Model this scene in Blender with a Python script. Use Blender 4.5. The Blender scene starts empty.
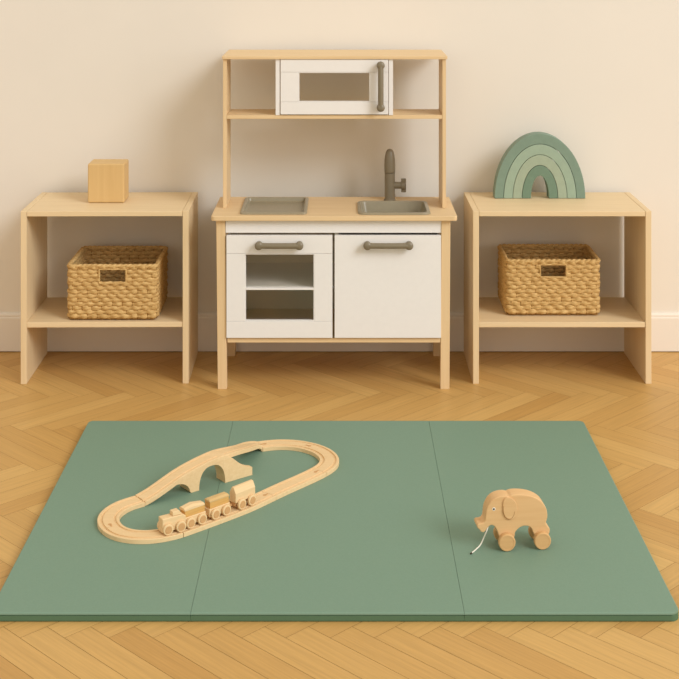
import bpy, bmesh, math, random
from mathutils import Vector, Matrix
random.seed(7)
C = bpy.context.scene.collection
F, HOR, CAMZ = 1350.0, -60.0, 1.31
PI = math.pi

# ------------------------------------------------------------------ materials
def srgb(r, g, b):
    f = lambda c: (c/255/12.92) if c/255 <= .04045 else ((c/255+.055)/1.055)**2.4
    return (f(r), f(g), f(b), 1)

def base_mat(name, rough=.5, spec=.3):
    m = bpy.data.materials.new(name); m.use_nodes = True
    nt = m.node_tree; b = nt.nodes['Principled BSDF']
    b.inputs['Roughness'].default_value = rough
    b.inputs['Specular IOR Level'].default_value = spec
    return m, nt, b

def noise_mix(nt, b, c1, c2, scale, detail=3, vec=None, bump=0, bumpdist=.001, rough=.6, lo=.3, hi=.7):
    n = nt.nodes.new('ShaderNodeTexNoise'); n.inputs['Scale'].default_value = scale
    n.inputs['Detail'].default_value = detail; n.inputs['Roughness'].default_value = rough
    if vec is not None: nt.links.new(vec, n.inputs['Vector'])
    r = nt.nodes.new('ShaderNodeValToRGB')
    r.color_ramp.elements[0].position = lo; r.color_ramp.elements[1].position = hi
    r.color_ramp.elements[0].color = c1; r.color_ramp.elements[1].color = c2
    nt.links.new(n.outputs['Fac'], r.inputs['Fac'])
    nt.links.new(r.outputs['Color'], b.inputs['Base Color'])
    if bump:
        bp = nt.nodes.new('ShaderNodeBump'); bp.inputs['Strength'].default_value = bump
        bp.inputs['Distance'].default_value = bumpdist
        nt.links.new(n.outputs['Fac'], bp.inputs['Height']); nt.links.new(bp.outputs['Normal'], b.inputs['Normal'])
    return n, r

def wood(name, c1, c2, axis, rough=.5, freq=1.0):
    m, nt, b = base_mat(name, rough, .25)
    tc = nt.nodes.new('ShaderNodeTexCoord'); mp = nt.nodes.new('ShaderNodeMapping')
    s = [90*freq, 90*freq, 90*freq]; s['xyz'.index(axis)] = 4*freq
    mp.inputs['Scale'].default_value = s
    nt.links.new(tc.outputs['Object'], mp.inputs['Vector'])
    noise_mix(nt, b, c1, c2, 1.0, 4, mp.outputs['Vector'], bump=.06, bumpdist=.0005, lo=.25, hi=.75)
    return m

def plain(name, col, rough=.5, spec=.3, metal=0, var=.04, scale=60, bump=0):
    m, nt, b = base_mat(name, rough, spec); b.inputs['Metallic'].default_value = metal
    tc = nt.nodes.new('ShaderNodeTexCoord')
    a = tuple(c*(1-var) for c in col[:3])+(1,); d = tuple(min(1, c*(1+var)) for c in col[:3])+(1,)
    noise_mix(nt, b, a, d, scale, 3, tc.outputs['Object'], bump=bump, bumpdist=.0006)
    return m

KC1, KC2 = srgb(220, 189, 143), srgb(230, 202, 159)
SC1, SC2 = srgb(222, 196, 154), srgb(232, 208, 168)
M = {}
for a in 'xyz':
    M['kw'+a] = wood('kitchen_birch_'+a, KC1, KC2, a)
    M['sw'+a] = wood('shelf_maple_'+a, SC1, SC2, a)
M['toyx'] = wood('toy_beech', srgb(226, 193, 144), srgb(236, 206, 160), 'x', .5, 2)
M['toydark'] = wood('toy_ochre_beech', srgb(206, 156, 86), srgb(222, 176, 106), 'x', .5, 2)
M['toyhub'] = wood('toy_hub_beech', srgb(200, 150, 100), srgb(214, 168, 116), 'x', .5, 2)
M['block'] = wood('block_beech', srgb(208, 172, 116), srgb(216, 182, 126), 'z', .5, .8)
M['eleph'] = wood('elephant_beech', srgb(218, 176, 124), srgb(226, 187, 136), 'x', .5, 1.5)
M['elephrim'] = wood('elephant_wheel_beech', srgb(210, 166, 112), srgb(220, 178, 124), 'x', .5, 1.5)
M['line'] = plain('carved_groove', srgb(160, 108, 56), .7)
M['white'] = plain('white_lacquer', srgb(236, 233, 230), .45, .35, var=.01)
M['whitein'] = plain('white_interior', srgb(232, 224, 206), .55, .25, var=.01)
M['bronze'] = plain('bronze_grey_plastic', srgb(128, 117, 96), .36, .5, var=.04)
M['tray'] = plain('warm_grey_tray', srgb(150, 140, 116), .3, .6, var=.04)
M['wall'] = plain('painted_wall', srgb(229, 223, 213), .85, .15, var=.012, scale=3)
M['skirt'] = plain('painted_baseboard', srgb(234, 227, 217), .55, .3, var=.01, scale=5)
M['string'] = plain('white_cord', srgb(242, 236, 222), .8, .1)
M['black'] = plain('black_paint', srgb(30, 28, 24), .5)
M['dark'] = plain('dark_brown_tip', srgb(60, 48, 34), .6)
M['mat'] = None
m, nt, b = base_mat('sage_leatherette', .55, .3)
tc = nt.nodes.new('ShaderNodeTexCoord')
noise_mix(nt, b, srgb(117, 145, 126), srgb(121, 149, 130), 260, 4, tc.outputs['Object'], bump=.25, bumpdist=.0004)
M['mat'] = m
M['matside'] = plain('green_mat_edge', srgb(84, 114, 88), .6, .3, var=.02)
for i, c in enumerate([(124, 146, 130), (152, 172, 152), (158, 172, 150), (112, 136, 116)]):
    M['rb%d' % i] = plain('rainbow_green_%s' % 'abcd'[i], srgb(*c), .55, .3, var=.04)

def pane_mat():
    m = bpy.data.materials.new('smoky_pane'); m.use_nodes = True; nt = m.node_tree
    nt.nodes.clear()
    o = nt.nodes.new('ShaderNodeOutputMaterial'); mx = nt.nodes.new('ShaderNodeMixShader')
    t = nt.nodes.new('ShaderNodeBsdfTransparent'); g = nt.nodes.new('ShaderNodeBsdfGlossy')
    t.inputs['Color'].default_value = (.97, .96, .93, 1); g.inputs['Roughness'].default_value = .15
    mx.inputs[0].default_value = .05
    nt.links.new(t.outputs[0], mx.inputs[1]); nt.links.new(g.outputs[0], mx.inputs[2]); nt.links.new(mx.outputs[0], o.inputs['Surface'])
    return m
M['pane'] = pane_mat()

def weave_mat(name, c1, c2):
    m, nt, b = base_mat(name, .75, .15)
    tc = nt.nodes.new('ShaderNodeTexCoord'); mp = nt.nodes.new('ShaderNodeMapping')
    mp.inputs['Scale'].default_value = (60, 60, 420)
    nt.links.new(tc.outputs['Object'], mp.inputs['Vector'])
    noise_mix(nt, b, c1, c2, 1.0, 4, mp.outputs['Vector'], bump=.5, bumpdist=.001, lo=.3, hi=.72)
    return m
M['weave'] = weave_mat('water_hyacinth_weave', srgb(178, 138, 80), srgb(228, 194, 134))
M['stake'] = weave_mat('weave_stake', srgb(140, 98, 46), srgb(180, 136, 76))

# herringbone planks: tone and grain come from per-plank UVs
def floor_mat():
    m, nt, b = base_mat('oak_parquet', .42, .3)
    uv = nt.nodes.new('ShaderNodeUVMap'); uv.uv_map = 'grain'
    mp = nt.nodes.new('ShaderNodeMapping'); mp.inputs['Scale'].default_value = (5, 150, 1)
    nt.links.new(uv.outputs['UV'], mp.inputs['Vector'])
    n = nt.nodes.new('ShaderNodeTexNoise'); n.inputs['Scale'].default_value = 1; n.inputs['Detail'].default_value = 5
    n.inputs['Roughness'].default_value = .65
    nt.links.new(mp.outputs['Vector'], n.inputs['Vector'])
    at = nt.nodes.new('ShaderNodeAttribute'); at.attribute_name = 'tone'
    r = nt.nodes.new('ShaderNodeValToRGB')
    r.color_ramp.elements[0].position = 0; r.color_ramp.elements[1].position = 1
    r.color_ramp.elements[0].color = srgb(193, 149, 85); r.color_ramp.elements[1].color = srgb(211, 171, 105)
    nt.links.new(at.outputs['Fac'], r.inputs['Fac'])
    g = nt.nodes.new('ShaderNodeMapRange'); g.inputs['From Min'].default_value = .3; g.inputs['From Max'].default_value = .7
    g.inputs['To Min'].default_value = .88; g.inputs['To Max'].default_value = 1.08
    nt.links.new(n.outputs['Fac'], g.inputs['Value'])
    vm = nt.nodes.new('ShaderNodeVectorMath'); vm.operation = 'SCALE'
    nt.links.new(r.outputs['Color'], vm.inputs[0]); nt.links.new(g.outputs['Result'], vm.inputs['Scale'])
    nt.links.new(vm.outputs['Vector'], b.inputs['Base Color'])
    bp = nt.nodes.new('ShaderNodeBump'); bp.inputs['Strength'].default_value = .12; bp.inputs['Distance'].default_value = .0005
    nt.links.new(n.outputs['Fac'], bp.inputs['Height']); nt.links.new(bp.outputs['Normal'], b.inputs['Normal'])
    return m
M['floor'] = floor_mat()
M['gap'] = plain('parquet_gap', srgb(150, 104, 48), .8)

# ------------------------------------------------------------------ object helpers
WL = {}
def thing(name, label, cat, loc=(0, 0, 0), rz=0, group=None):
    o = bpy.data.objects.new(name, None); C.objects.link(o); o.empty_display_size = .05
    o.location = loc; o.rotation_euler = (0, 0, rz); o['label'] = label; o['category'] = cat
    if group: o['group'] = group
    WL[o] = Matrix.Translation(loc) @ Matrix.Rotation(rz, 4, 'Z')
    return o
def obj(name, bm, mat, parent=None, local=False, bevel=0, smooth=False, seg=2, label=None):
    """mesh in world coordinates unless local=True (then in the parent's)"""
    me = bpy.data.meshes.new(name)
    bmesh.ops.recalc_face_normals(bm, faces=bm.faces)
    if parent is not None and not local:
        bm.transform(WL[parent].inverted())
    bm.to_mesh(me); bm.free()
    for m_ in (mat if isinstance(mat, (list, tuple)) else [mat]): me.materials.append(m_)
    o = bpy.data.objects.new(name, me); C.objects.link(o)
    if parent is not None:
        o.parent = parent; WL[o] = WL[parent]
    else: WL[o] = Matrix.Identity(4)
    if smooth:
        for p in me.polygons: p.use_smooth = True
    if bevel:
        md = o.modifiers.new('bevel', 'BEVEL'); md.width = bevel; md.segments = seg
        md.limit_method = 'ANGLE'; md.angle_limit = math.radians(40); md.harden_normals = False
    if label: o['label'] = label
    return o
def bx(bm, x0, x1, y0, y1, z0, z1):
    v = [bm.verts.new(p) for p in ((x0,y0,z0),(x1,y0,z0),(x1,y1,z0),(x0,y1,z0),(x0,y0,z1),(x1,y0,z1),(x1,y1,z1),(x0,y1,z1))]
    for f in ((0,3,2,1),(4,5,6,7),(0,1,5,4),(1,2,6,5),(2,3,7,6),(3,0,4,7)): bm.faces.new([v[i] for i in f])
def box(*a):
    bm = bmesh.new(); bx(bm, *a); return bm
def loft(bm, loops, closed=True, cap0=True, cap1=True, ring=False):
    """connect successive vertex loops"""
    L = [[bm.verts.new(p) for p in l] for l in loops]
    n = len(L[0]); m_ = n if closed else n-1
    pairs = [(L[i], L[i+1]) for i in range(len(L)-1)]
    if ring: pairs.append((L[-1], L[0]))
    for A, B in pairs:
        for j in range(m_):
            k = (j+1) % n
            bm.faces.new((A[j], A[k], B[k], B[j]))
    if closed and not ring:
        if cap0: bm.faces.new(L[0][::-1])
        if cap1: bm.faces.new(L[-1])
def tube(bm, pts, r, n=10, ring=False, ry=None, cap=True):
    pts = [Vector(p) for p in pts]; N = len(pts); loops = []
    up = Vector((0, 0, 1))
    for i, p in enumerate(pts):
        if ring: d = pts[(i+1) % N]-pts[i-1]
        else: d = pts[min(i+1, N-1)]-pts[max(i-1, 0)]
        d.normalize()
        u = up if abs(d.z) < .9 else Vector((0, 1, 0))
        s = d.cross(u).normalized(); t = s.cross(d).normalized()
        rr = r[i] if isinstance(r, list) else r; r2 = rr if ry is None else ry
        loops.append([p + s*rr*math.cos(2*PI*k/n) + t*r2*math.sin(2*PI*k/n) for k in range(n)])
    loft(bm, loops, True, cap, cap, ring)
def lathe(bm, prof, origin, axis='z', n=24):
    """prof = [(radius, height)...]"""
    o = Vector(origin); loops = []
    for r, h in prof:
        l = []
        for k in range(n):
            a = 2*PI*k/n; c, s = r*math.cos(a), r*math.sin(a)
            l.append(o + Vector({'z': (c, s, h), 'x': (h, c, s), 'y': (s, h, c)}[axis]))
        loops.append(l)
    loft(bm, loops)
def rrect(cx, cy, w, d, r, z, n=6):
    out = []
    for qx, qy, a0 in ((1, 1, 0), (-1, 1, 90), (-1, -1, 180), (1, -1, 270)):
        for k in range(n+1):
            a = math.radians(a0+90*k/n)
            out.append((cx+qx*(w/2-r)+r*math.cos(a), cy+qy*(d/2-r)+r*math.sin(a), z))
    return out
def struct(o): o['kind'] = 'structure'; return o
def ground(px, py, z):
    D = (CAMZ-z)*F/(py-HOR)
    return Vector(((px-339.5)*D/F, D, z))

# ------------------------------------------------------------------ room
WALLY = 4.302
struct(obj('wall_back', box(-3.2, 3.2, WALLY, WALLY+.1, 0, 2.7), M['wall']))
bm = bmesh.new()
yf = WALLY-.0125
prof = [(WALLY, .0025), (yf, .0025), (yf, .108), (yf+.002, .1105), (yf+.002, .117), (yf+.006, .1225), (WALLY, .1235)]
loft(bm, [[(x, y, z) for y, z in prof] for x in (-3.19, 3.19)])
struct(obj('baseboard_back', bm, M['skirt'], bevel=.0008))

L_, W_ = .378, .0588
a_ = Vector((1, -1))/math.sqrt(2); b_ = Vector((1, 1))/math.sqrt(2)
org = Vector((-.5997, 2.534))
bm = bmesh.new(); uvl = bm.loops.layers.uv.new('grain'); tl = bm.loops.layers.float_color.new('tone')
g = .0004
def plank(p0, du, lu, dv, lv, seed):
    rnd = random.Random(seed); tone = min(1, max(0, rnd.gauss(.5, .22))); ou, ov = rnd.random()*50, rnd.random()*50
    cs = [(g, g), (lu-g, g), (lu-g, lv-g), (g, lv-g)]
    vs = [bm.verts.new((*(p0+du*u+dv*v), 0)) for u, v in cs]
    f = bm.faces.new(vs)
    if f.normal.z < 0: pass
    for lp, (u, v) in zip(f.loops, cs):
        lp[uvl].uv = (u+ou, v+ov); lp[tl] = (tone, tone, tone, 1)
for i in range(-70, 90):
    for j in range(-16, 16):
        q = org + (a_+b_)*W_*i + (a_-b_)*L_*j
        for t in (0, 1):
            p0 = q if t == 0 else q + a_*L_ + b_*(W_-L_)
            if not (-3.1 < p0.x < 3.1 and -2.5 < p0.y < 4.7): continue
            if t == 0: plank(p0, a_, L_, b_, W_, i*1000+j*2)
            else: plank(p0, b_, L_, a_, W_, i*1000+j*2+1)
for f in bm.faces:
    f.normal_update()
    if f.normal.z < 0: f.normal_flip()
# trim the herringbone at the wall
geom = bm.verts[:]+bm.edges[:]+bm.faces[:]
bmesh.ops.bisect_plane(bm, geom=geom, plane_co=(0, WALLY-.001, 0), plane_no=(0, 1, 0), clear_outer=True)
# slab beneath, seen as the fine joints between planks
vs = [bm.verts.new(p) for p in ((-3.2, -2.6, -.0009), (3.2, -2.6, -.0009), (3.2, WALLY, -.0009), (-3.2, WALLY, -.0009))]
gf = bm.faces.new(vs); gf.material_index = 1
me = bpy.data.meshes.new('floor'); bm.to_mesh(me); bm.free(); me.materials.append(M['floor']); me.materials.append(M['gap'])
fl = bpy.data.objects.new('floor', me); C.objects.link(fl); struct(fl)

# ------------------------------------------------------------------ low shelf units
def shelf_unit(x0, x1, label):
    yf, yb, T = 3.983, 4.284, .0175
    t = thing('shelf_unit', label, 'shelf', ((x0+x1)/2, (yf+yb)/2, 0), 0, 'low shelf units beside the play kitchen')
    for xa in (x0, x1-T):
        obj('side_panel', box(xa, xa+T, yf, yb, 0, .510), M['swz'], t, bevel=.0012)
    obj('top_board', box(x0+T+.0007, x1-T-.0007, yf+.0006, yb, .4945, .5095), M['swx'], t, bevel=.001)
    obj('shelf', box(x0+T+.0003, x1-T-.0003, yf+.002, yb-.02, .1665, .182), M['swx'], t, bevel=.001)
    return t
left_unit = shelf_unit(-.942, -.4475, 'low pale wood shelf unit left of the play kitchen, carrying the wooden block')
left_unit.rotation_euler.z = .012
shelf_unit(.394, .9205, 'low pale wood shelf unit right of the play kitchen, carrying the green rainbow')

# block
t = obj('wooden_block', box(-.766, -.655, 4.106, 4.198, .5103, .6293), M['block'], bevel=.004)
t['label'] = 'plain beech wooden block standing on top of the left shelf unit'; t['category'] = 'toy block'

# ------------------------------------------------------------------ baskets
def basket(cx, y0, y1, w, z0, H, hz0, hz1, hx0, hx1, label):
    cy = (y0+y1)/2; d = y1-y0
    t = thing('wicker_basket', label, 'basket', (cx, cy, z0), 0, 'woven storage baskets on the shelf units')
    ri = .0075
    rows = 13; rh = (H-.012)/rows
    per = []          # rounded rectangle path, unit list (x, y, nx, ny, s)
    hw, hd, R = w/2-ri, d/2-ri, .012
    def path(step=.0032):
        pts = []
        segs = [((-hw+R, -hd), (hw-R, -hd)), ((hw, -hd+R), (hw, hd-R)), ((hw-R, hd), (-hw+R, hd)), ((-hw, hd-R), (-hw, -hd+R))]
        cs = [((hw-R, -hd+R), -90), ((hw-R, hd-R), 0), ((-hw+R, hd-R), 90), ((-hw+R, -hd+R), 180)]
        nrm = [(0, -1), (1, 0), (0, 1), (-1, 0)]
        for (p, q), (c, a0), nn in zip(segs, cs, nrm):
            ln = math.dist(p, q); n = int(ln/step)
            for k in range(n): f = k/n; pts.append((p[0]+(q[0]-p[0])*f, p[1]+(q[1]-p[1])*f, *nn))
            for k in range(5):
                a = math.radians(a0+90*k/5); pts.append((c[0]+R*math.cos(a), c[1]+R*math.sin(a), math.cos(a), math.sin(a)))
        return pts
    P = path(); N = len(P)
    # arc length and a whole number of weave periods
    S = [0]
    for i in range(1, N): S.append(S[-1]+math.dist(P[i][:2], P[i-1][:2]))
    tot = S[-1]+math.dist(P[-1][:2], P[0][:2]); nper = round(tot/.030); lam = tot/nper
    bm = bmesh.new()
    for r in range(rows):
        z = z0+.007+rh*(r+.5); ph = r % 2*PI
        pts = []; rad = []
        for i, (x, y, nx, ny) in enumerate(P):
            wv = math.sin(2*PI*S[i]/lam+ph+.6*math.sin(9*S[i]+r*2.1)+.35*math.sin(31*S[i]+r*5.3))
            jit = .0006*math.sin(37*S[i]*(r+3))
            o = .0026*wv
            pts.append((Vector((cx+x+nx*o, cy+y+ny*o, z+jit)), x, y, wv))
        def inhole(q): return hz0 < z+.002 and z-.002 < hz1 and hx0 < cx+q[1] < hx1 and q[2] < -hd+.01
        if any(inhole(q) for q in pts):
            runs = []; cur = []
            start = next(i for i, q in enumerate(pts) if inhole(q))
            order = pts[start:]+pts[:start]
            for q in order:
                if inhole(q):
                    if len(cur) > 2: runs.append(cur)
                    cur = []
                else: cur.append(q)
            if len(cur) > 2: runs.append(cur)
            for c_ in runs: tube(bm, [q[0] for q in c_], [.0032+.0010*abs(q[3]) for q in c_], 8, False, rh*.60)
        else:
            tube(bm, [q[0] for q in pts], [.0032+.0010*abs(q[3]) for q in pts], 8, True, rh*.60)
    obj('woven_body', bm, M['weave'], t, smooth=True)
    bm = bmesh.new()
    for k in range(nper*2):
        s = (k+.0)*lam/2; i = min(range(N), key=lambda q: abs(S[q]-s)); x, y = P[i][:2]
        parts = [(z0+.004, z0+H-.006)]
        if hx0-.003 < cx+x < hx1+.003 and y < -hd+.01: parts = [(z0+.004, hz0-.001), (hz1+.001, z0+H-.006)]
        for a, b2 in parts: tube(bm, [(cx+x, cy+y, a), (cx+x, cy+y, b2)], .0022, 6)
    obj('stakes', bm, M['stake'], t, smooth=True)
    # rim: two strands twisted round one another
    bm = bmesh.new()
    for o in (0, PI):
        pts = []
        for i, (x, y, nx, ny) in enumerate(P):
            a = 2*PI*S[i]/tot*round(tot/.03)+o
            pts.append((cx+x+nx*.0028*math.cos(a), cy+y+ny*.0028*math.cos(a), z0+H-.0065+.0024*math.sin(a)))
        tube(bm, pts, .0046, 8, True)
    obj('rim', bm, M['weave'], t, smooth=True)
    for sy in (-1,):
        bm = bmesh.new(); y = cy+sy*hd
        pts = []
        for x, yy, z in rrect((hx0+hx1)/2, 0, hx1-hx0+.004, hz1-hz0+.004, .004, 0, 3):
            pts.append((x, y, (hz0+hz1)/2+yy))
        loops = []
        n = len(pts)
        for i in range(n):
            dd = (Vector(pts[(i+1) % n])-Vector(pts[i-1])).normalized(); s = Vector((0, 1, 0)); u = dd.cross(s)
            loops.append([Vector(pts[i])+s*.0062*math.cos(2*PI*k/8)+u*.003*math.sin(2*PI*k/8) for k in range(8)])
        loft(bm, loops, True, ring=True)
        obj('handle_opening', bm, M['weave'], t, smooth=True)
    bm = bmesh.new()
    for k in range(16):
        y = y0+.012+(d-.024)*k/15
        tube(bm, [(cx-hw+.004+(2*hw-.008)*q/30, y, z0+.0045+.0010*math.sin(q*PI/1.5+k % 2*PI)) for q in range(31)], .0052, 6, False, .0024)
    obj('base', bm, M['stake'], t, smooth=True)
    return t
basket(-.674, 3.996, 4.250, .275, .1822, .167, .294, .332, -.7105, -.6345, 'woven hyacinth basket in the left shelf unit, below the wooden block')
basket(.641, 4.045, 4.262, .291, .1822, .170, .300, .334, .604, .679, 'woven hyacinth basket in the right shelf unit, below the green rainbow')

# ------------------------------------------------------------------ rainbow
t = thing('rainbow_stacker', 'sage green wooden rainbow stacker standing on top of the right shelf unit', 'toy', (.62, 4.20, .5103))
cxr, wr, hr, th = .6205, .1405, .200, .0285
for i in range(4):
    ro, ri_ = wr-i*th, wr-(i+1)*th+.0012
    ho, hi = hr-i*th*1.15, hr-(i+1)*th*1.15+.0012
    out = [(cxr+ro*math.cos(PI*k/40), .5103+ho*math.sin(PI*k/40)) for k in range(41)]
    inn = [(cxr+ri_*math.cos(PI*k/40), .5103+hi*math.sin(PI*k/40)) for k in range(41)]
    bm = bmesh.new()
    loops = []
    for (xo, zo), (xi, zi) in zip(out, inn):
        loops.append([(xo, 4.178, zo), (xo, 4.225, zo), (xi, 4.225, zi), (xi, 4.178, zi)])
    loft(bm, loops)
    obj('arch', bm, M['rb%d' % i], t, bevel=.0012)

# ------------------------------------------------------------------ play kitchen
K = thing('play_kitchen', 'white and birch play kitchen with sink, tap and oven between the two shelf units', 'play kitchen', (-.015, 4.1, 0))
XL, XR = -.354, .3215       # outer faces of the legs
YF, YB = 3.936, 4.272
WZ = .507
LW = .0262
def leg(xa, xb, ya, yb, z1, sk=0):
    bm = bmesh.new(); loft(bm, [[(xa+sk*f, ya, z), (xb+sk*f, ya, z), (xb+sk*f, yb, z), (xa+sk*f, yb, z)] for z, f in ((0, 0), (z1, 1))])
    return bm
for xa in (XL, XR-LW):
    sk = -.0045 if xa == XL else .003
    obj('leg', leg(xa-.001, xa+LW-.001, YF, YF+.026, .4935, sk), M['kwz'], K, bevel=.001)
    obj('leg', leg(xa, xa+LW, YB-.024, YB, .4935), M['kwz'], K, bevel=.001)
# worktop slab with two cut-outs
sx0, sx1, sy0, sy1 = .0580, .2615, 3.9500, 4.124    # sink opening
tx0, tx1, ty0, ty1 = -.2855, -.1015, 3.9550, 4.180     # cooktop opening
X0, X1, Y0, Y1 = -.3735, .3425, 3.920, 4.222
bm = bmesh.new()
xs = [X0, tx0, tx1, sx0, sx1, X1]; ys = sorted([Y0, ty0, sy0, sy1, ty1, Y1])
def hole(x, y): return (tx0 < x < tx1 and ty0 < y < ty1) or (sx0 < x < sx1 and sy0 < y < sy1)
cell = {}
V = {}
def gv(x, y, z):
    k = (x, y, z)
    if k not in V: V[k] = bm.verts.new(k)
    return V[k]
zt, zb = WZ, .4938
for i in range(5):
    for j in range(5):
        if not hole((xs[i]+xs[i+1])/2, (ys[j]+ys[j+1])/2): cell[i, j] = 1
for (i, j) in cell:
    a, b2, c, d = (xs[i], ys[j]), (xs[i+1], ys[j]), (xs[i+1], ys[j+1]), (xs[i], ys[j+1])
    bm.faces.new([gv(*p, zt) for p in (a, b2, c, d)]); bm.faces.new([gv(*p, zb) for p in (d, c, b2, a)])
    for (di, dj, p, q) in ((0, -1, a, b2), (1, 0, b2, c), (0, 1, c, d), (-1, 0, d, a)):
        if (i+di, j+dj) not in cell: bm.faces.new([gv(*p, zb), gv(*q, zb), gv(*q, zt), gv(*p, zt)])
# soften the four outer corners
ce = [e for e in bm.edges if abs(e.verts[0].co.z-e.verts[1].co.z) > .01 and abs(e.verts[0].co.x-e.verts[1].co.x) < 1e-6
      and (abs(e.verts[0].co.x-X0) < 1e-5 or abs(e.verts[0].co.x-X1) < 1e-5)
      and (abs(e.verts[0].co.y-Y0) < 1e-5)]
bmesh.ops.bevel(bm, geom=ce, offset=.012, segments=5, affect='EDGES', profile=.5)
obj('worktop', bm, M['kwx'], K, bevel=.0015)
obj('apron', box(XL+LW-.0045, XR-LW+.002, YF+.0030, YF+.018, .4555, .4935), M['white'], K, bevel=.0008)
# carcass: floor, sides, back, divider
obj('bottom_rail', box(XL+LW+.0005, XR-LW-.0005, YF+.002, YF+.018, .1355, .1485), M['kwx'], K, bevel=.001)
cx0, cx1 = XL+LW+.0008, XR-LW-.0008
obj('bottom_panel', box(cx0, cx1, YF+.0185, YB-.026, .1400, .1500), M['kwx'], K)
obj('back_panel', box(cx0, cx1, YB-.0255, YB-.0205, .1400, .4930), M['whitein'], K)
midx = -.0085
obj('divider', box(midx-.006, midx+.006, YF+.0185, YB-.0265, .1505, .4930), M['whitein'], K)
for xa in (cx0, cx1-.008):
    obj('side_panel', box(xa, xa+.008, YF+.0275, YB-.0265, .1505, .4930), M['white'], K)
obj('oven_shelf', box(cx0+.009, midx-.0065, YF+.0225, YB-.0265, .2895, .2950), M['white'], K, bevel=.0006)

def frame_door(x0, x1, z0, z1, wx0, wx1, wz0, wz1, y0, th):
    """rail and stile door with a window; hair gaps between the boards"""
    bm = bmesh.new(); e = .0003
    bx(bm, x0, x1, y0, y0+th, wz1+e, z1); bx(bm, x0, x1, y0, y0+th, z0, wz0-e)
    bx(bm, x0, wx0, y0+.0005, y0+th, wz0+e, wz1-e); bx(bm, wx1, x1, y0+.0005, y0+th, wz0+e, wz1-e)
    bx(bm, x0+.002, wx0-.001, y0+.003, y0+th-.001, wz0-.002, wz1+.002); bx(bm, wx1+.001, x1-.002, y0+.003, y0+th-.001, wz0-.002, wz1+.002)
    return bm
def kx(px, D=3.93): return (px-339.5)*D/F
def kz(py, D=3.93): return CAMZ-(py-HOR)*D/F
def handle(parent, p0, p1, y, rb=.0084, rk=.0120, stand=.020):
    """bar handle on two round posts; p0/p1 = (x, z) of the posts"""
    bm = bmesh.new(); p0 = (p0[0], p0[1]+.0022); p1 = (p1[0], p1[1]+.0022)
    for x, z in (p0, p1):
        lathe(bm, [(rk*.82, 0), (rk*.86, -.004), (rk*.86, -.014), (rk, -.018), (rk, -.024), (rk*.8, -.0275), (rk*.3, -.0285)], (x, y, z), 'y', 24)
    d = Vector((p1[0]-p0[0], 0, p1[1]-p0[1])); L = d.length; d.normalize()
    a = Vector((p0[0], y-stand, p0[1])); pts = [a+d*(L*k/16)-Vector((0, .003*math.sin(PI*k/16), 0)) for k in range(17)]
    tube(bm, pts, rb, 14)
    return obj('handle', bm, M['bronze'], parent, smooth=True, label='bronze grey bar handle')
DY = 3.930; DT = .0135
od = frame_door(kx(226.4), kx(332.4), kz(338.0), kz(235.6), kx(244.8), kx(314.6), kz(321.4), kz(253.6), DY, DT)
od = obj('door', od, M['white'], K, bevel=.0007, label='white oven door with a window')
bm = box(kx(244.8)-.003, kx(314.6)+.003, DY+DT+.0002, DY+DT+.0022, kz(321.4)-.003, kz(253.6)+.003)
obj('window_pane', bm, M['pane'], od)
bm = bmesh.new()
wx0, wx1, wz0, wz1 = kx(244.8), kx(314.6), kz(321.4), kz(253.6)
for a in ((wx0, wx1, wz0, wz0+.003), (wx0, wx1, wz1-.003, wz1), (wx0, wx0+.003, wz0+.003, wz1-.003), (wx1-.003, wx1, wz0+.003, wz1-.003), (wx0+.003, wx1-.003, kz(290), kz(287.7))):
    bx(bm, a[0]+.0001, a[1]-.0001, DY+.001, DY+DT-.001, a[2]+.0001, a[3]-.0001)
obj('window_trim', bm, M['white'], od)
handle(od, (kx(259.2), kz(245)), (kx(299.5), kz(245)), DY)
cd = obj('door', box(kx(334.6), kx(441.0), DY, DY+DT, kz(338.0), kz(235.6)), M['white'], K, bevel=.0008, label='plain white cabinet door under the sink')
handle(cd, (kx(367.3), kz(245)), (kx(408.8), kz(245)), DY)

# cooktop tray: shallow dish with a rim
def dish(cx, cy, w, d, r, rim, depth, wall, lift=.004):
    bm = bmesh.new()
    loops = [rrect(cx, cy, w, d, r, WZ+.0003), rrect(cx, cy, w-.001, d-.001, r, WZ+lift*.8), rrect(cx, cy, w-.006, d-.006, r*.9, WZ+lift),
             rrect(cx, cy, w-2*rim, d-2*rim, r*.75, WZ+lift), rrect(cx, cy, w-2*rim-.003, d-2*rim-.003, r*.7, WZ+lift-.002),
             rrect(cx, cy, w-2*rim-2*wall, d-2*rim-2*wall, r*.55, WZ-depth+.003), rrect(cx, cy, w-2*rim-2*wall-.008, d-2*rim-2*wall-.008, r*.45, WZ-depth),
             # underside
             rrect(cx, cy, w-2*rim-2*wall-.006, d-2*rim-2*wall-.006, r*.5, WZ-depth-.0015),
             rrect(cx, cy, w-2*rim+.000, d-2*rim+.000, r*.75, WZ-.004), rrect(cx, cy, w-2*rim+.001, d-2*rim+.001, r*.75, WZ+.0003)]
    L = [[bm.verts.new(p) for p in l] for l in loops]; n = len(L[0])
    for i in range(len(L)):
        if i == 6: continue
        A, B = L[i], L[(i+1) % len(L)]
        for j in range(n): bm.faces.new((A[j], A[(j+1) % n], B[(j+1) % n], B[j]))
    bm.faces.new(L[6]); bm.faces.new(L[7][::-1])
    return bm
obj('cooktop', dish((-.2920-.0955)/2, 4.0685, .1965, .243, .012, .009, .007, .004, .006), M['tray'], K, smooth=False, bevel=.0006)
obj('sink', dish((.0545+.2665)/2, 4.0365, .2135, .190, .024, .010, .045, .012, .006), M['tray'], K, smooth=False, bevel=.0006)
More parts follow.
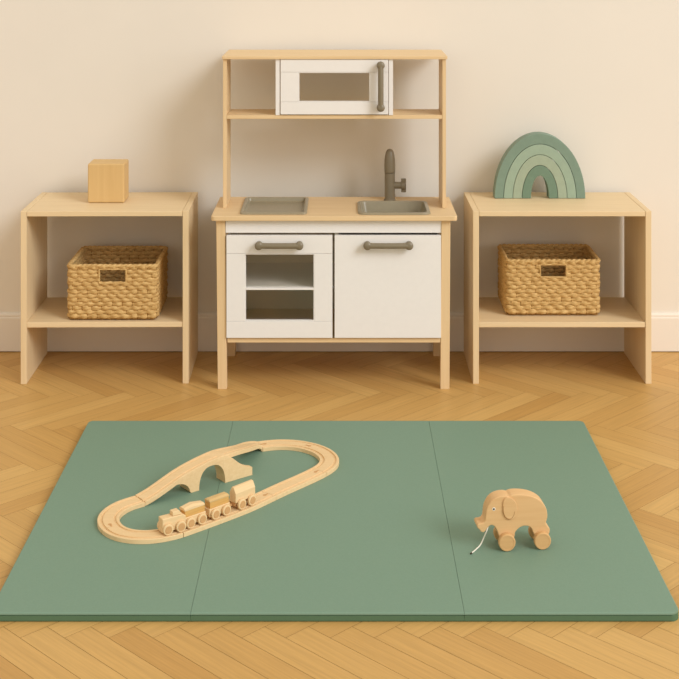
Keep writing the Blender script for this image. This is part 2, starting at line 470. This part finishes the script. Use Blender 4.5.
# tap
fx, fy = kx(389.8, 4.165), 4.165
bm = bmesh.new()
lathe(bm, [(.0185, 0), (.0185, .003), (.0162, .004), (.0162, .0825), (.0150, .0845)], (fx, fy, WZ+.0003), 'z', 32)
tap = obj('tap', bm, M['bronze'], K, bevel=.0008, label='bronze grey toy tap')
bm = bmesh.new()
prof = [(.0150, .0875), (.0168, .088), (.0172, .093), (.0172, .112), (.0165, .128), (.0148, .142), (.0122, .152), (.0085, .159), (.0045, .1610), (.001, .1620)]
lathe(bm, prof, (fx, fy, WZ-.003), 'z', 32)
obj('spout', bm, M['bronze'], tap, smooth=True)
bm = bmesh.new()
lathe(bm, [(.0105, .012), (.0105, .034), (.0135, .036), (.0135, .046), (.010, .048)], (fx, fy, kz(185.3, 4.165)), 'x', 24)
bx(bm, fx+.035, fx+.050, fy-.0045, fy+.0045, kz(185.3, 4.165)-.021, kz(185.3, 4.165)+.021)
obj('knob', bm, M['bronze'], tap, bevel=.0015)

# upper unit
UF, UB = 4.040, 4.190
def ux(px, D=4.040): return (px-339.5)*D/F
def uz(py, D=4.040): return CAMZ-(py-HOR)*D/F
pl, pr = ux(223.0), ux(446.0)
for xa in (pl, pr-.0108):
    obj('upright', box(xa, xa+.0108, UF, UB, WZ+.0003, .9530), M['kwz'], K, bevel=.0008)
obj('top_board', box(ux(222.3), ux(447.3), 4.033, 4.275, .9535, .9630), M['kwx'], K, bevel=.0012)
sx_0, sx_1 = pl+.0111, pr-.0111
obj('upper_shelf', box(sx_0, sx_1, UF+.001, UB-.002, .7745, .7855), M['kwx'], K, bevel=.0008)
mw0, mw1 = ux(275.6), ux(393.0)
for xa in (mw0, mw1-.0125):
    obj('microwave_side', box(xa, xa+.0125, UF-.001, UB-.004, 0.7858, .9532), M['white'], K, bevel=.0006)
MY = 4.036
md = frame_door(ux(280.6), ux(388.2), uz(114.3), uz(59.4), ux(298.6), ux(370), uz(101.8), uz(72.0), MY, .012)
md = obj('microwave_door', md, M['white'], K, bevel=.0006)
obj('window_pane', box(ux(298.6)-.003, ux(370)+.003, MY+.0122, MY+.0140, uz(101.8)-.003, uz(72)+.003), M['pane'], md)
bm = bmesh.new()
wx0, wx1, wz0, wz1 = ux(298.6), ux(370), uz(101.8), uz(72)
for a in ((wx0, wx1, wz0, wz0+.0025), (wx0, wx1, wz1-.0025, wz1), (wx0, wx0+.0025, wz0+.0025, wz1-.0025), (wx1-.0025, wx1, wz0+.0025, wz1-.0025)):
    bx(bm, a[0]+.0001, a[1]-.0001, MY+.001, MY+.011, a[2]+.0001, a[3]-.0001)
obj('window_trim', bm, M['white'], md)
handle(md, (ux(380.5), uz(65.5)), (ux(380.5), uz(107.5)), MY)

# ------------------------------------------------------------------ play mat
MT = .0178
t = thing('play_mat', 'large sage green padded folding play mat lying on the parquet floor', 'play mat', (0, 3.1, 0))
my0, my1 = 2.593, 3.631
cuts = [(-.6745, -.2860), (-.2860, .2400), (.2400, .6560)]
for i, (xa, xb) in enumerate(cuts):
    r0, r1 = (.022, .0005) if i == 0 else ((.0005, .0005) if i == 1 else (.0005, .022))
    xa2, xb2 = xa+(.00005 if i else 0), xb-(.00005 if i < 2 else 0)
    poly = []
    for cx_, cy_, r, a0 in ((xb2-r1, my1-r1, r1, 0), (xa2+r0, my1-r0, r0, 90), (xa2+r0, my0+r0, r0, 180), (xb2-r1, my0+r1, r1, 270)):
        for k in range(9):
            a = math.radians(a0+90*k/8); poly.append((cx_+r*math.cos(a), cy_+r*math.sin(a)))
    bm = bmesh.new()
    loops = []
    def inset(p, e):   # shrink about the panel rectangle
        el, er = (min(e, .0003) if i else e), (min(e, .0003) if i < 2 else e)
        el, er = max(el, 0) if i else el, max(er, 0) if i < 2 else er
        return [(min(max(x, xa2+el), xb2-er), min(max(y, my0+e), my1-e)) for x, y in p]
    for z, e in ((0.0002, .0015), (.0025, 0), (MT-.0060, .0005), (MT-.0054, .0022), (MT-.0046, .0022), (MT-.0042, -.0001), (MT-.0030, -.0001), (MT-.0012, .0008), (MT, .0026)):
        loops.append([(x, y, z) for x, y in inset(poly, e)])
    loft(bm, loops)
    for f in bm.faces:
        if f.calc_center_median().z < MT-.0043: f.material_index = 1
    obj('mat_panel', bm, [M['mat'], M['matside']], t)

# ------------------------------------------------------------------ toy railway
TT = .0095; TW = .048           # track thickness, width
ZT = MT+TT+.0003
raw = [(140, 498.2), (129, 501.5), (117.5, 507), (109.5, 513.5), (107.5, 521), (113.5, 528.8), (125, 533.4), (142, 535.2), (159, 533.8), (176, 530), (191, 524.5), (205, 519.6), (235, 508.5), (250, 502.2), (263, 496),
       (283, 486.5), (301, 478.8), (316, 471.8), (327, 465.5), (330.5, 459), (325, 452), (314, 447), (300, 443.8), (286, 442.6), (272, 443), (260, 444.6)]
W3 = [ground(x, y, ZT) for x, y in raw]
A0 = ground(145, 502.3, ZT); A0.z = 0; B0 = ground(252.3, 471, ZT); B0.z = 0
bd = (B0-A0).normalized(); bl = (B0-A0).length; bs = Vector((-bd.y, bd.x, 0))
W3[0] = A0+bs*(TW/2)+Vector((0, 0, ZT)); W3[1] = W3[0]-bd*.032
def catmull(P, n=8):
    out = []
    for i in range(len(P)-1):
        p0 = P[i-1] if i else P[i]*2-P[i+1]; p1, p2 = P[i], P[i+1]; p3 = P[i+2] if i+2 < len(P) else P[i+1]*2-P[i]
        for k in range(n):
            u = k/n
            out.append(.5*((2*p1)+(p2-p0)*u+(2*p0-5*p1+4*p2-p3)*u*u+(3*p1-p0-3*p2+p3)*u**3))
    out.append(P[-1].copy()); return out
def smooth(P, it=6):
    for _ in range(it):
        P = [P[0]]+[(P[i-1]+P[i]*2+P[i+1])/4 for i in range(1, len(P)-1)]+[P[-1]]
    return P
path = smooth(catmull(W3), 30)
# cross-section: (offset across, height from top), going over the top from left to right then underneath
GRV = [(-TW/2, -TT), (-TW/2, -.0008), (-TW/2+.0008, 0), (-.0176, 0), (-.0170, -.0028), (-.0122, -.0028), (-.0116, 0),
       (.0116, 0), (.0122, -.0028), (.0170, -.0028), (.0176, 0), (TW/2-.0008, 0), (TW/2, -.0008), (TW/2, -TT)]
def sweep(pts, gap0=.0005, gap1=.0005, bottoms=None):
    bm = bmesh.new(); loops = []
    n = len(pts); pts = [p.copy() for p in pts]
    d0 = (pts[1]-pts[0]).normalized(); d1 = (pts[-1]-pts[-2]).normalized()
    pts[0] += d0*gap0; pts[-1] -= d1*gap1
    for i, p in enumerate(pts):
        d = pts[min(i+1, n-1)]-pts[max(i-1, 0)]; d.z = 0; d.normalize(); s = Vector((-d.y, d.x, 0))
        loops.append([p+s*o+Vector((0, 0, h)) for o, h in GRV])
    loft(bm, loops)
    return bm, d1
def nearest(px, py):
    q = ground(px, py, ZT); return min(range(len(path)), key=lambda i: (path[i]-q).length)
joints = [0, nearest(111, 527), nearest(178, 529), nearest(264, 492), nearest(320, 470), nearest(306, 445), len(path)-1]
labels = ['curved wooden track piece joining the bridge foot at the left end of the loop',
          'curved wooden track piece in front of the toy engine at the front of the loop',
          'straight wooden track piece that the toy train stands on',
          'straight wooden track piece just behind the last wagon of the train',
          'curved wooden track piece at the far right end of the loop',
          'curved wooden track piece at the back of the loop, farthest from the train']
def peg(parent, p, d):
    """round-headed connecting peg seated in the joint"""
    bm = bmesh.new(); s = Vector((-d.y, d.x, 0)); z = Vector((0, 0, 1))
    # neck
    for (l0, l1, w) in ((-.009, -.001, .0018),):
        q = [p+d*l0-s*w, p+d*l1-s*w, p+d*l1+s*w, p+d*l0+s*w]
        loft(bm, [[v+z*.0001 for v in q], [v+z*.0007 for v in q]])
    c = p-d*.012
    ring = [c+d*.0042*math.cos(2*PI*k/16)+s*.0042*math.sin(2*PI*k/16) for k in range(16)]
    loft(bm, [[v+z*.0001 for v in ring], [v+z*.0007 for v in ring]])
    return obj('connecting_peg', bm, M['toyhub'], parent)
for i in range(6):
    a, b2 = joints[i], joints[i+1]
    bm, d1 = sweep(path[a:b2+1])
    o = obj('track_piece', bm, M['toyx'])
    o['label'] = labels[i]; o['category'] = 'toy track'; o['group'] = 'wooden toy railway track pieces'
    WL[o] = Matrix.Identity(4)
    if i not in (1,): peg(o, path[b2]-d1*.001, d1)

# bridge
topc = [(0, .0095), (.028, .0170), (.055, .0265), (.091, .0410), (.124, .0510), (.165, .0590), (.195, .0665), (.215, .0680), (.232, .0610), (.2535, .040), (.272, .026), (bl, .0175)]
def tz(s):
    for (s0, z0), (s1, z1) in zip(topc, topc[1:]):
        if s0 <= s <= s1:
            return z0+(z1-z0)*(s-s0)/(s1-s0)
    return topc[-1][1]
NS = 60; st = [bl*k/NS for k in range(NS+1)]
def sm(s): return sum(tz(min(bl, max(0, s+o))) for o in (-.014, -.007, 0, .007, .014))/5
def under(s):
    c, r, h = .1815, .0365, .0500
    if abs(s-c) < r: return h*(1-abs((s-c)/r)**2.6)**.45
    if .088 < s < .121: return .0280*(1-((s-.088)/.033)**2)**.5
    if s <= .088: return min(max(0, sm(s)-.0100), .0280)
    return 0
ss = sorted(set([round(x, 5) for x in st]+[.145, .1452, .146, .148, .151, .155, .210, .213, .216, .2178, .218, .1209, .1200, .119, .117, .114, .088]))
def width(s): return 0 if s < .190 else (s-.190)/(bl-.190)*.034
bm = bmesh.new()
loops = []
for s in ss:
    k = 1-width(s)/TW
    low = .0032*min(1, max(0, (.213-s)/.02))
    zt_, zu = sm(s)-low, min(under(s), sm(s)-.004)
    base = A0+bd*s; i0 = .0004 if low > 0 else 0
    P_ = [(i0, zu), (i0, zt_-.0008), (i0+.0008, zt_), (TW-.0012, zt_), (TW-.0004, zt_-.0008), (TW-.0004, zu)]
    loops.append([base+bs*(o*k)+Vector((0, 0, MT+.0003+z)) for o, z in P_])
loft(bm, loops)
BR = thing('toy_bridge', 'arched wooden toy railway bridge rising inside the track loop', 'toy bridge', (A0.x+.12, A0.y+.1, MT))
obj('bridge_body', bm, M['toyx'], BR)
# the deck climbs over the crest and curves back down to the rear of the loop
rp = [A0+bd*s+bs*(TW/2)+Vector((0, 0, MT+.0003+sm(s))) for s in (0.0015, .02, .04, .06, .08, .10, .12, .14, .158, .172)]
rp += [ground(213.5, 454.4, MT+.0668), ground(226, 450.3, MT+.0645), ground(236, 447.7, MT+.0515), ground(244.5, 446.2, MT+.036), path[-1]+(path[-1]-path[-5]).normalized()*.022+Vector((0, 0, .0080)), path[-1].copy()]
rpts = smooth(catmull(rp, 10), 60)
bm, d1 = sweep(rpts, .0, .0005)
obj('track_deck', bm, M['toyx'], BR)

# train: cars placed along the straight track
wheel_px = [(176.4, 528.6), (197.3, 521.5), (221.6, 514.0), (246.2, 505.0)]
H0 = ground(167, 531, ZT); H1 = ground(248, 502.8, ZT)
def on_path(target):   # nearest track point
    i = min(range(len(path)), key=lambda q: (path[q]-target).length)
    d = (path[min(i+4, len(path)-1)]-path[i-4]).normalized()
    return path[i], d
def pxcar(px):   # track point whose image x is px
    i = min(range(joints[1], joints[4]), key=lambda q: abs(339.5+path[q].x*F/path[q].y-px))
    return i
def prism(bm, outline, y0, y1):
    loft(bm, [[(x, y0, z) for x, z in outline], [(x, y1, z) for x, z in outline]])
BW = .0215
def add_wheels(t):
    for x in (-.0154, .0154):
        for s in (-1, 1):
            bm = bmesh.new(); prof = [(.0104, 0), (.0117, .0012), (.0117, .0054), (.0104, .0066)]
            lathe(bm, [(r, s*(BW/2+.0008+h)) for r, h in prof], (x, 0, .0117), 'y', 28)
            w = obj('wheel', bm, M['toyx'], t, local=True)
            bm = bmesh.new(); lathe(bm, [(.0082, s*(BW/2+.0074)), (.0078, s*(BW/2+.0084))], (x, 0, .0117), 'y', 24)
            obj('hub_cap', bm, M['toyhub'], w, local=True)
def coupler(t):
    bm = bmesh.new(); bx(bm, .0285, .0400, -.0035, .0035, .0100, .0145)
    obj('coupling', bm, M['toyhub'], t, local=True, bevel=.0008)
HB = BW/2
def car(kind, label, cat, name):
    i = pxcar(wheel_px[kind][0]-4.5); a, b2 = path[i-14 if i > 14 else 0], path[i+14]
    d = (path[i+8]-path[i-8]).normalized(); p = path[i].copy(); p.z = ZT-.0000
    ang = math.atan2(d.y, d.x)
    t = thing(name, label, cat, p, ang)
    if kind == 0:
        bm = bmesh.new(); prism(bm, [(-.0265, .0040), (.0290, .0060), (.0290, .0310), (.0220, .0350), (-.0265, .0345)], -HB, HB)
        obj('body', bm, M['toyx'], t, local=True, bevel=.0018)
        bm = bmesh.new()
        loft(bm, [[(-.001, -.0085, .0352), (.0215, -.0085, .0352), (.0215, .0085, .0352), (-.001, .0085, .0352)],
                  [(-.001, -.0075, .0435), (.014, -.0075, .0445), (.014, .0075, .0445), (-.001, .0075, .0435)]])
        obj('chimney', bm, M['toyx'], t, local=True, bevel=.0010)
    elif kind in (1, 2):
        bm = bmesh.new(); bx(bm, -.0290, .0290, -HB, HB, .0060, .0240)
        obj('body', bm, M['toyx'], t, local=True, bevel=.0014)
        bm = bmesh.new(); bx(bm, -.0265, .0265, -HB+.0012, HB-.0012, .0242, .0375)
        obj('cargo_block', bm, M['toydark'], t, local=True, bevel=.0006)
        bm = bmesh.new()
        if kind == 1: out = [(-.0280, .0377), (.0260, .0377), (.0260, .0430), (-.004, .0480), (-.0280, .0440)]
        else: out = [(-.0275, .0377), (.0275, .0377), (.0275, .0420), (.0250, .0440), (-.0250, .0440), (-.0275, .0420)]
        loft(bm, [[(x, y, .0377+(z-.0377)*k) for x, z in out] for y, k in ((-HB+.0004, .62), (-HB+.005, 1), (HB-.005, 1), (HB-.0004, .62))])
        obj('roof', bm, M['toyx'] if kind == 1 else M['block'], t, local=True, bevel=.0008)
    else:
        bm = bmesh.new()
        sec = [(-HB, .0160), (-HB, .0370), (-HB+.0075, .0500), (HB-.0075, .0500), (HB, .0370), (HB, .0160)]
        loft(bm, [[(x, y, z) for y, z in sec] for x in (-.0300, .0300)])
        obj('body', bm, M['toyx'], t, local=True, bevel=.0014)
        bm = bmesh.new(); bx(bm, -.0290, .0290, -HB+.004, HB-.004, .0075, .0158)
        obj('chassis', bm, M['toyhub'], t, local=True, bevel=.0010)
    if kind < 3: coupler(t)
    add_wheels(t)
    return t
car(0, 'small wooden toy engine with a stub chimney at the front of the train', 'toy engine', 'toy_engine')
car(1, 'wooden toy wagon with a peaked roof, just behind the engine', 'toy wagon', 'toy_wagon')
car(2, 'wooden toy wagon with a flat ochre top, third vehicle of the train', 'toy wagon', 'toy_wagon')
car(3, 'tall wooden toy wagon with sloping roof edges, last of the train', 'toy wagon', 'toy_wagon')

# ------------------------------------------------------------------ elephant
pf = ground(507, 551, MT); pr_ = ground(542.5, 549.3, MT)
ed = (pr_-pf); ed.z = 0; ang = math.atan2(ed.y, ed.x); ed.normalize()
WR = .0180
E = thing('pull_along_elephant', 'wooden pull-along toy elephant on four wheels standing on the green mat', 'toy elephant',
          (pf.x, pf.y, MT), ang)
S_ = 6.79*473
def ep(zx, zy): return ((zx-320)/S_*1.035+.0012, (482-zy)/S_*.955)     # crop pixels -> local (x, z), near face plane y=.010
# body silhouette in crop pixels of the near face
body_px = [(338, 108), (352, 100), (385, 96), (430, 99), (480, 110), (525, 130), (560, 158), (583, 195), (594, 235), (594, 275), (584, 312), (600, 335), (612, 358),
           (600, 400), (560, 425), (520, 410), (497, 370), (488, 345), (468, 328), (440, 322), (410, 332), (388, 352), (376, 372), (370, 410), (320, 425), (275, 400),
           (262, 365), (252, 340), (240, 318), (222, 306), (205, 312), (192, 326), (180, 344), (165, 356), (148, 350), (140, 336), (128, 326), (122, 308), (130, 294), (150, 292), (166, 286),
           (176, 270), (180, 240), (184, 205), (196, 170), (216, 138), (244, 116), (276, 105), (305, 102), (325, 104)]
TH = .0340; YN = .0085
def dedup(o): return o
bm = bmesh.new()
def smooth2(P):
    V2 = [Vector((x, y)) for x, y in P]; n = len(V2); out = []
    for i in range(n):
        p0, p1, p2, p3 = V2[i-1], V2[i], V2[(i+1) % n], V2[(i+2) % n]
        for u in (0, .5): out.append(.5*((2*p1)+(p2-p0)*u+(2*p0-5*p1+4*p2-p3)*u*u+(3*p1-p0-3*p2+p3)*u**3))
    return out
bo = [ep(*p) for p in smooth2(body_px)]
loft(bm, [[(x, YN, z) for x, z in bo], [(x, YN+TH, z) for x, z in bo]])
eb = obj('body', bm, M['eleph'], E, local=True, bevel=.0026, seg=3)
def disc_px(pts, y0, y1, name, mat, parent, bev=.0012, sm_=True):
    o_ = [ep(*p) for p in (smooth2(pts) if sm_ else pts)]
    bm = bmesh.new(); loft(bm, [[(x, y0, z) for x, z in o_], [(x, y1, z) for x, z in o_]])
    return obj(name, bm, mat, parent, local=True, bevel=bev)
ear_px = [(318, 112), (345, 114), (368, 130), (384, 158), (390, 192), (387, 226), (374, 254), (354, 268), (330, 266), (310, 248), (297, 218), (292, 185), (294, 150), (302, 124)]
for (y0, y1) in ((YN-.0028, YN-.0001), (YN+TH+.0001, YN+TH+.0028)):
    ear = disc_px(ear_px, y0, y1, 'ear', M['eleph'], E)
    if y0 < YN: EAR0 = ear
# carved line on the ear, the shape of an inner lobe
def carve(pts, y, r=.00035, n=6, closed=False):
    o_ = [ep(*p) for p in pts]; P3 = [Vector((x, y, z)) for x, z in o_]
    bm = bmesh.new(); tube(bm, catmull(P3, 4), r, n); return bm
inner = [(300, 168), (296, 200), (300, 232), (314, 256), (334, 264), (352, 258), (366, 238), (372, 212)]
for yy in (YN-.0029, YN+TH+.0029): obj('ear_groove', carve(inner, yy), M['line'], ear if yy > YN else EAR0, local=True)
# eye: white ring with a black pupil, both sides
for sy, y0 in ((-1, YN), (1, YN+TH)):
    x, z = ep(234, 192)
    bm = bmesh.new(); lathe(bm, [(.0036, sy*.0001), (.0032, sy*.0006)], (x, y0, z), 'y', 20)
    ey = obj('eye', bm, M['string'], E, local=True)
    bm = bmesh.new(); lathe(bm, [(.0021, sy*.0007), (.0016, sy*.0012)], (x, y0, z), 'y', 16)
    obj('pupil', bm, M['black'], ey, local=True)
# wheels
for zx, zy in ((320, 420), (562, 407)):
    x, _ = ep(zx, zy)
    if zx == 320: x = 0
    else: x = (pr_-pf).length
    for s, yy in ((-1, YN), (1, YN+TH)):
        bm = bmesh.new(); lathe(bm, [(WR*.88, s*.0004), (WR, s*.0022), (WR, s*.0108), (WR*.93, s*.0124), (WR*.80, s*.0126), (WR*.78, s*.0120), (WR*.3, s*.0120)], (x, yy, WR+.0002), 'y', 36)
        obj('wheel', bm, M['elephrim'], E, local=True)
# cord: from the chest under the trunk down to the mat
chest = (WL[E] @ Vector((ep(205, 318)[0], YN+TH*.45, ep(205, 318)[1])))
cz = MT+.0016
cord = [chest+Vector((.004, 0, .004)), chest+Vector((0, -.004, -.004))]
def atz(px, py, z): return ground(px, py, z)
g1 = atz(460+160/6.79, 480+395/6.79, MT+.020)
g2 = atz(460+138/6.79, 480+440/6.79, MT+.0065)
g3 = atz(460+112/6.79, 480+468/6.79, cz)
g4 = atz(460+80/6.79, 480+495/6.79, cz)
cord += [atz(460+177/6.79, 480+355/6.79, MT+.036), g1, g2, g3, g4]
cpts = catmull(cord, 8)
bm = bmesh.new(); tube(bm, cpts, .0014, 10)
pc = obj('pull_cord', bm, M['string'], E, smooth=True)
e0 = g4; e1 = g4+(g4-g3).normalized()*.005
bm = bmesh.new(); tube(bm, [e0, e1], .0016, 10); obj('cord_tip', bm, M['dark'], pc)

# ------------------------------------------------------------------ light and camera
w = bpy.data.worlds.new('World'); bpy.context.scene.world = w; w.use_nodes = True
bg = w.node_tree.nodes['Background']; bg.inputs['Color'].default_value = (1, .90, .75, 1); bg.inputs['Strength'].default_value = .85
sun = bpy.data.lights.new('sun', 'SUN'); sun.energy = 1.5; sun.angle = math.radians(24); sun.color = (.925, .96, 1)
so = bpy.data.objects.new('sun', sun); C.objects.link(so)
dirv = Vector((-.66, .60, -.56)); so.rotation_euler = dirv.to_track_quat('-Z', 'Y').to_euler()
# daylight from the window to the right of the scene
wl = bpy.data.lights.new('window_light', 'AREA'); wl.shape = 'RECTANGLE'; wl.size = 1.6; wl.size_y = 1.6; wl.energy = 18; wl.color = (.925, .96, 1)
wo = bpy.data.objects.new('window_light', wl); C.objects.link(wo); wo.location = (2.9, 2.0, 1.7)
wo.rotation_euler = (Vector((.2, 3.9, .5))-wo.location).to_track_quat('-Z', 'Y').to_euler()

cam = bpy.data.cameras.new('camera'); co = bpy.data.objects.new('camera', cam); C.objects.link(co)
cam.sensor_fit = 'HORIZONTAL'; cam.sensor_width = 36; cam.lens = 36*F/679
cam.shift_y = -(339.5-HOR)/679; cam.clip_start = .05
co.location = (0, 0, CAMZ); co.rotation_euler = (PI/2, 0, 0)
sc = bpy.context.scene; sc.camera = co
sc.view_settings.view_transform = 'Standard'; sc.view_settings.look = 'None'
sc.view_settings.gamma = 1; sc.view_settings.use_curve_mapping = False; sc.view_settings.exposure = 0
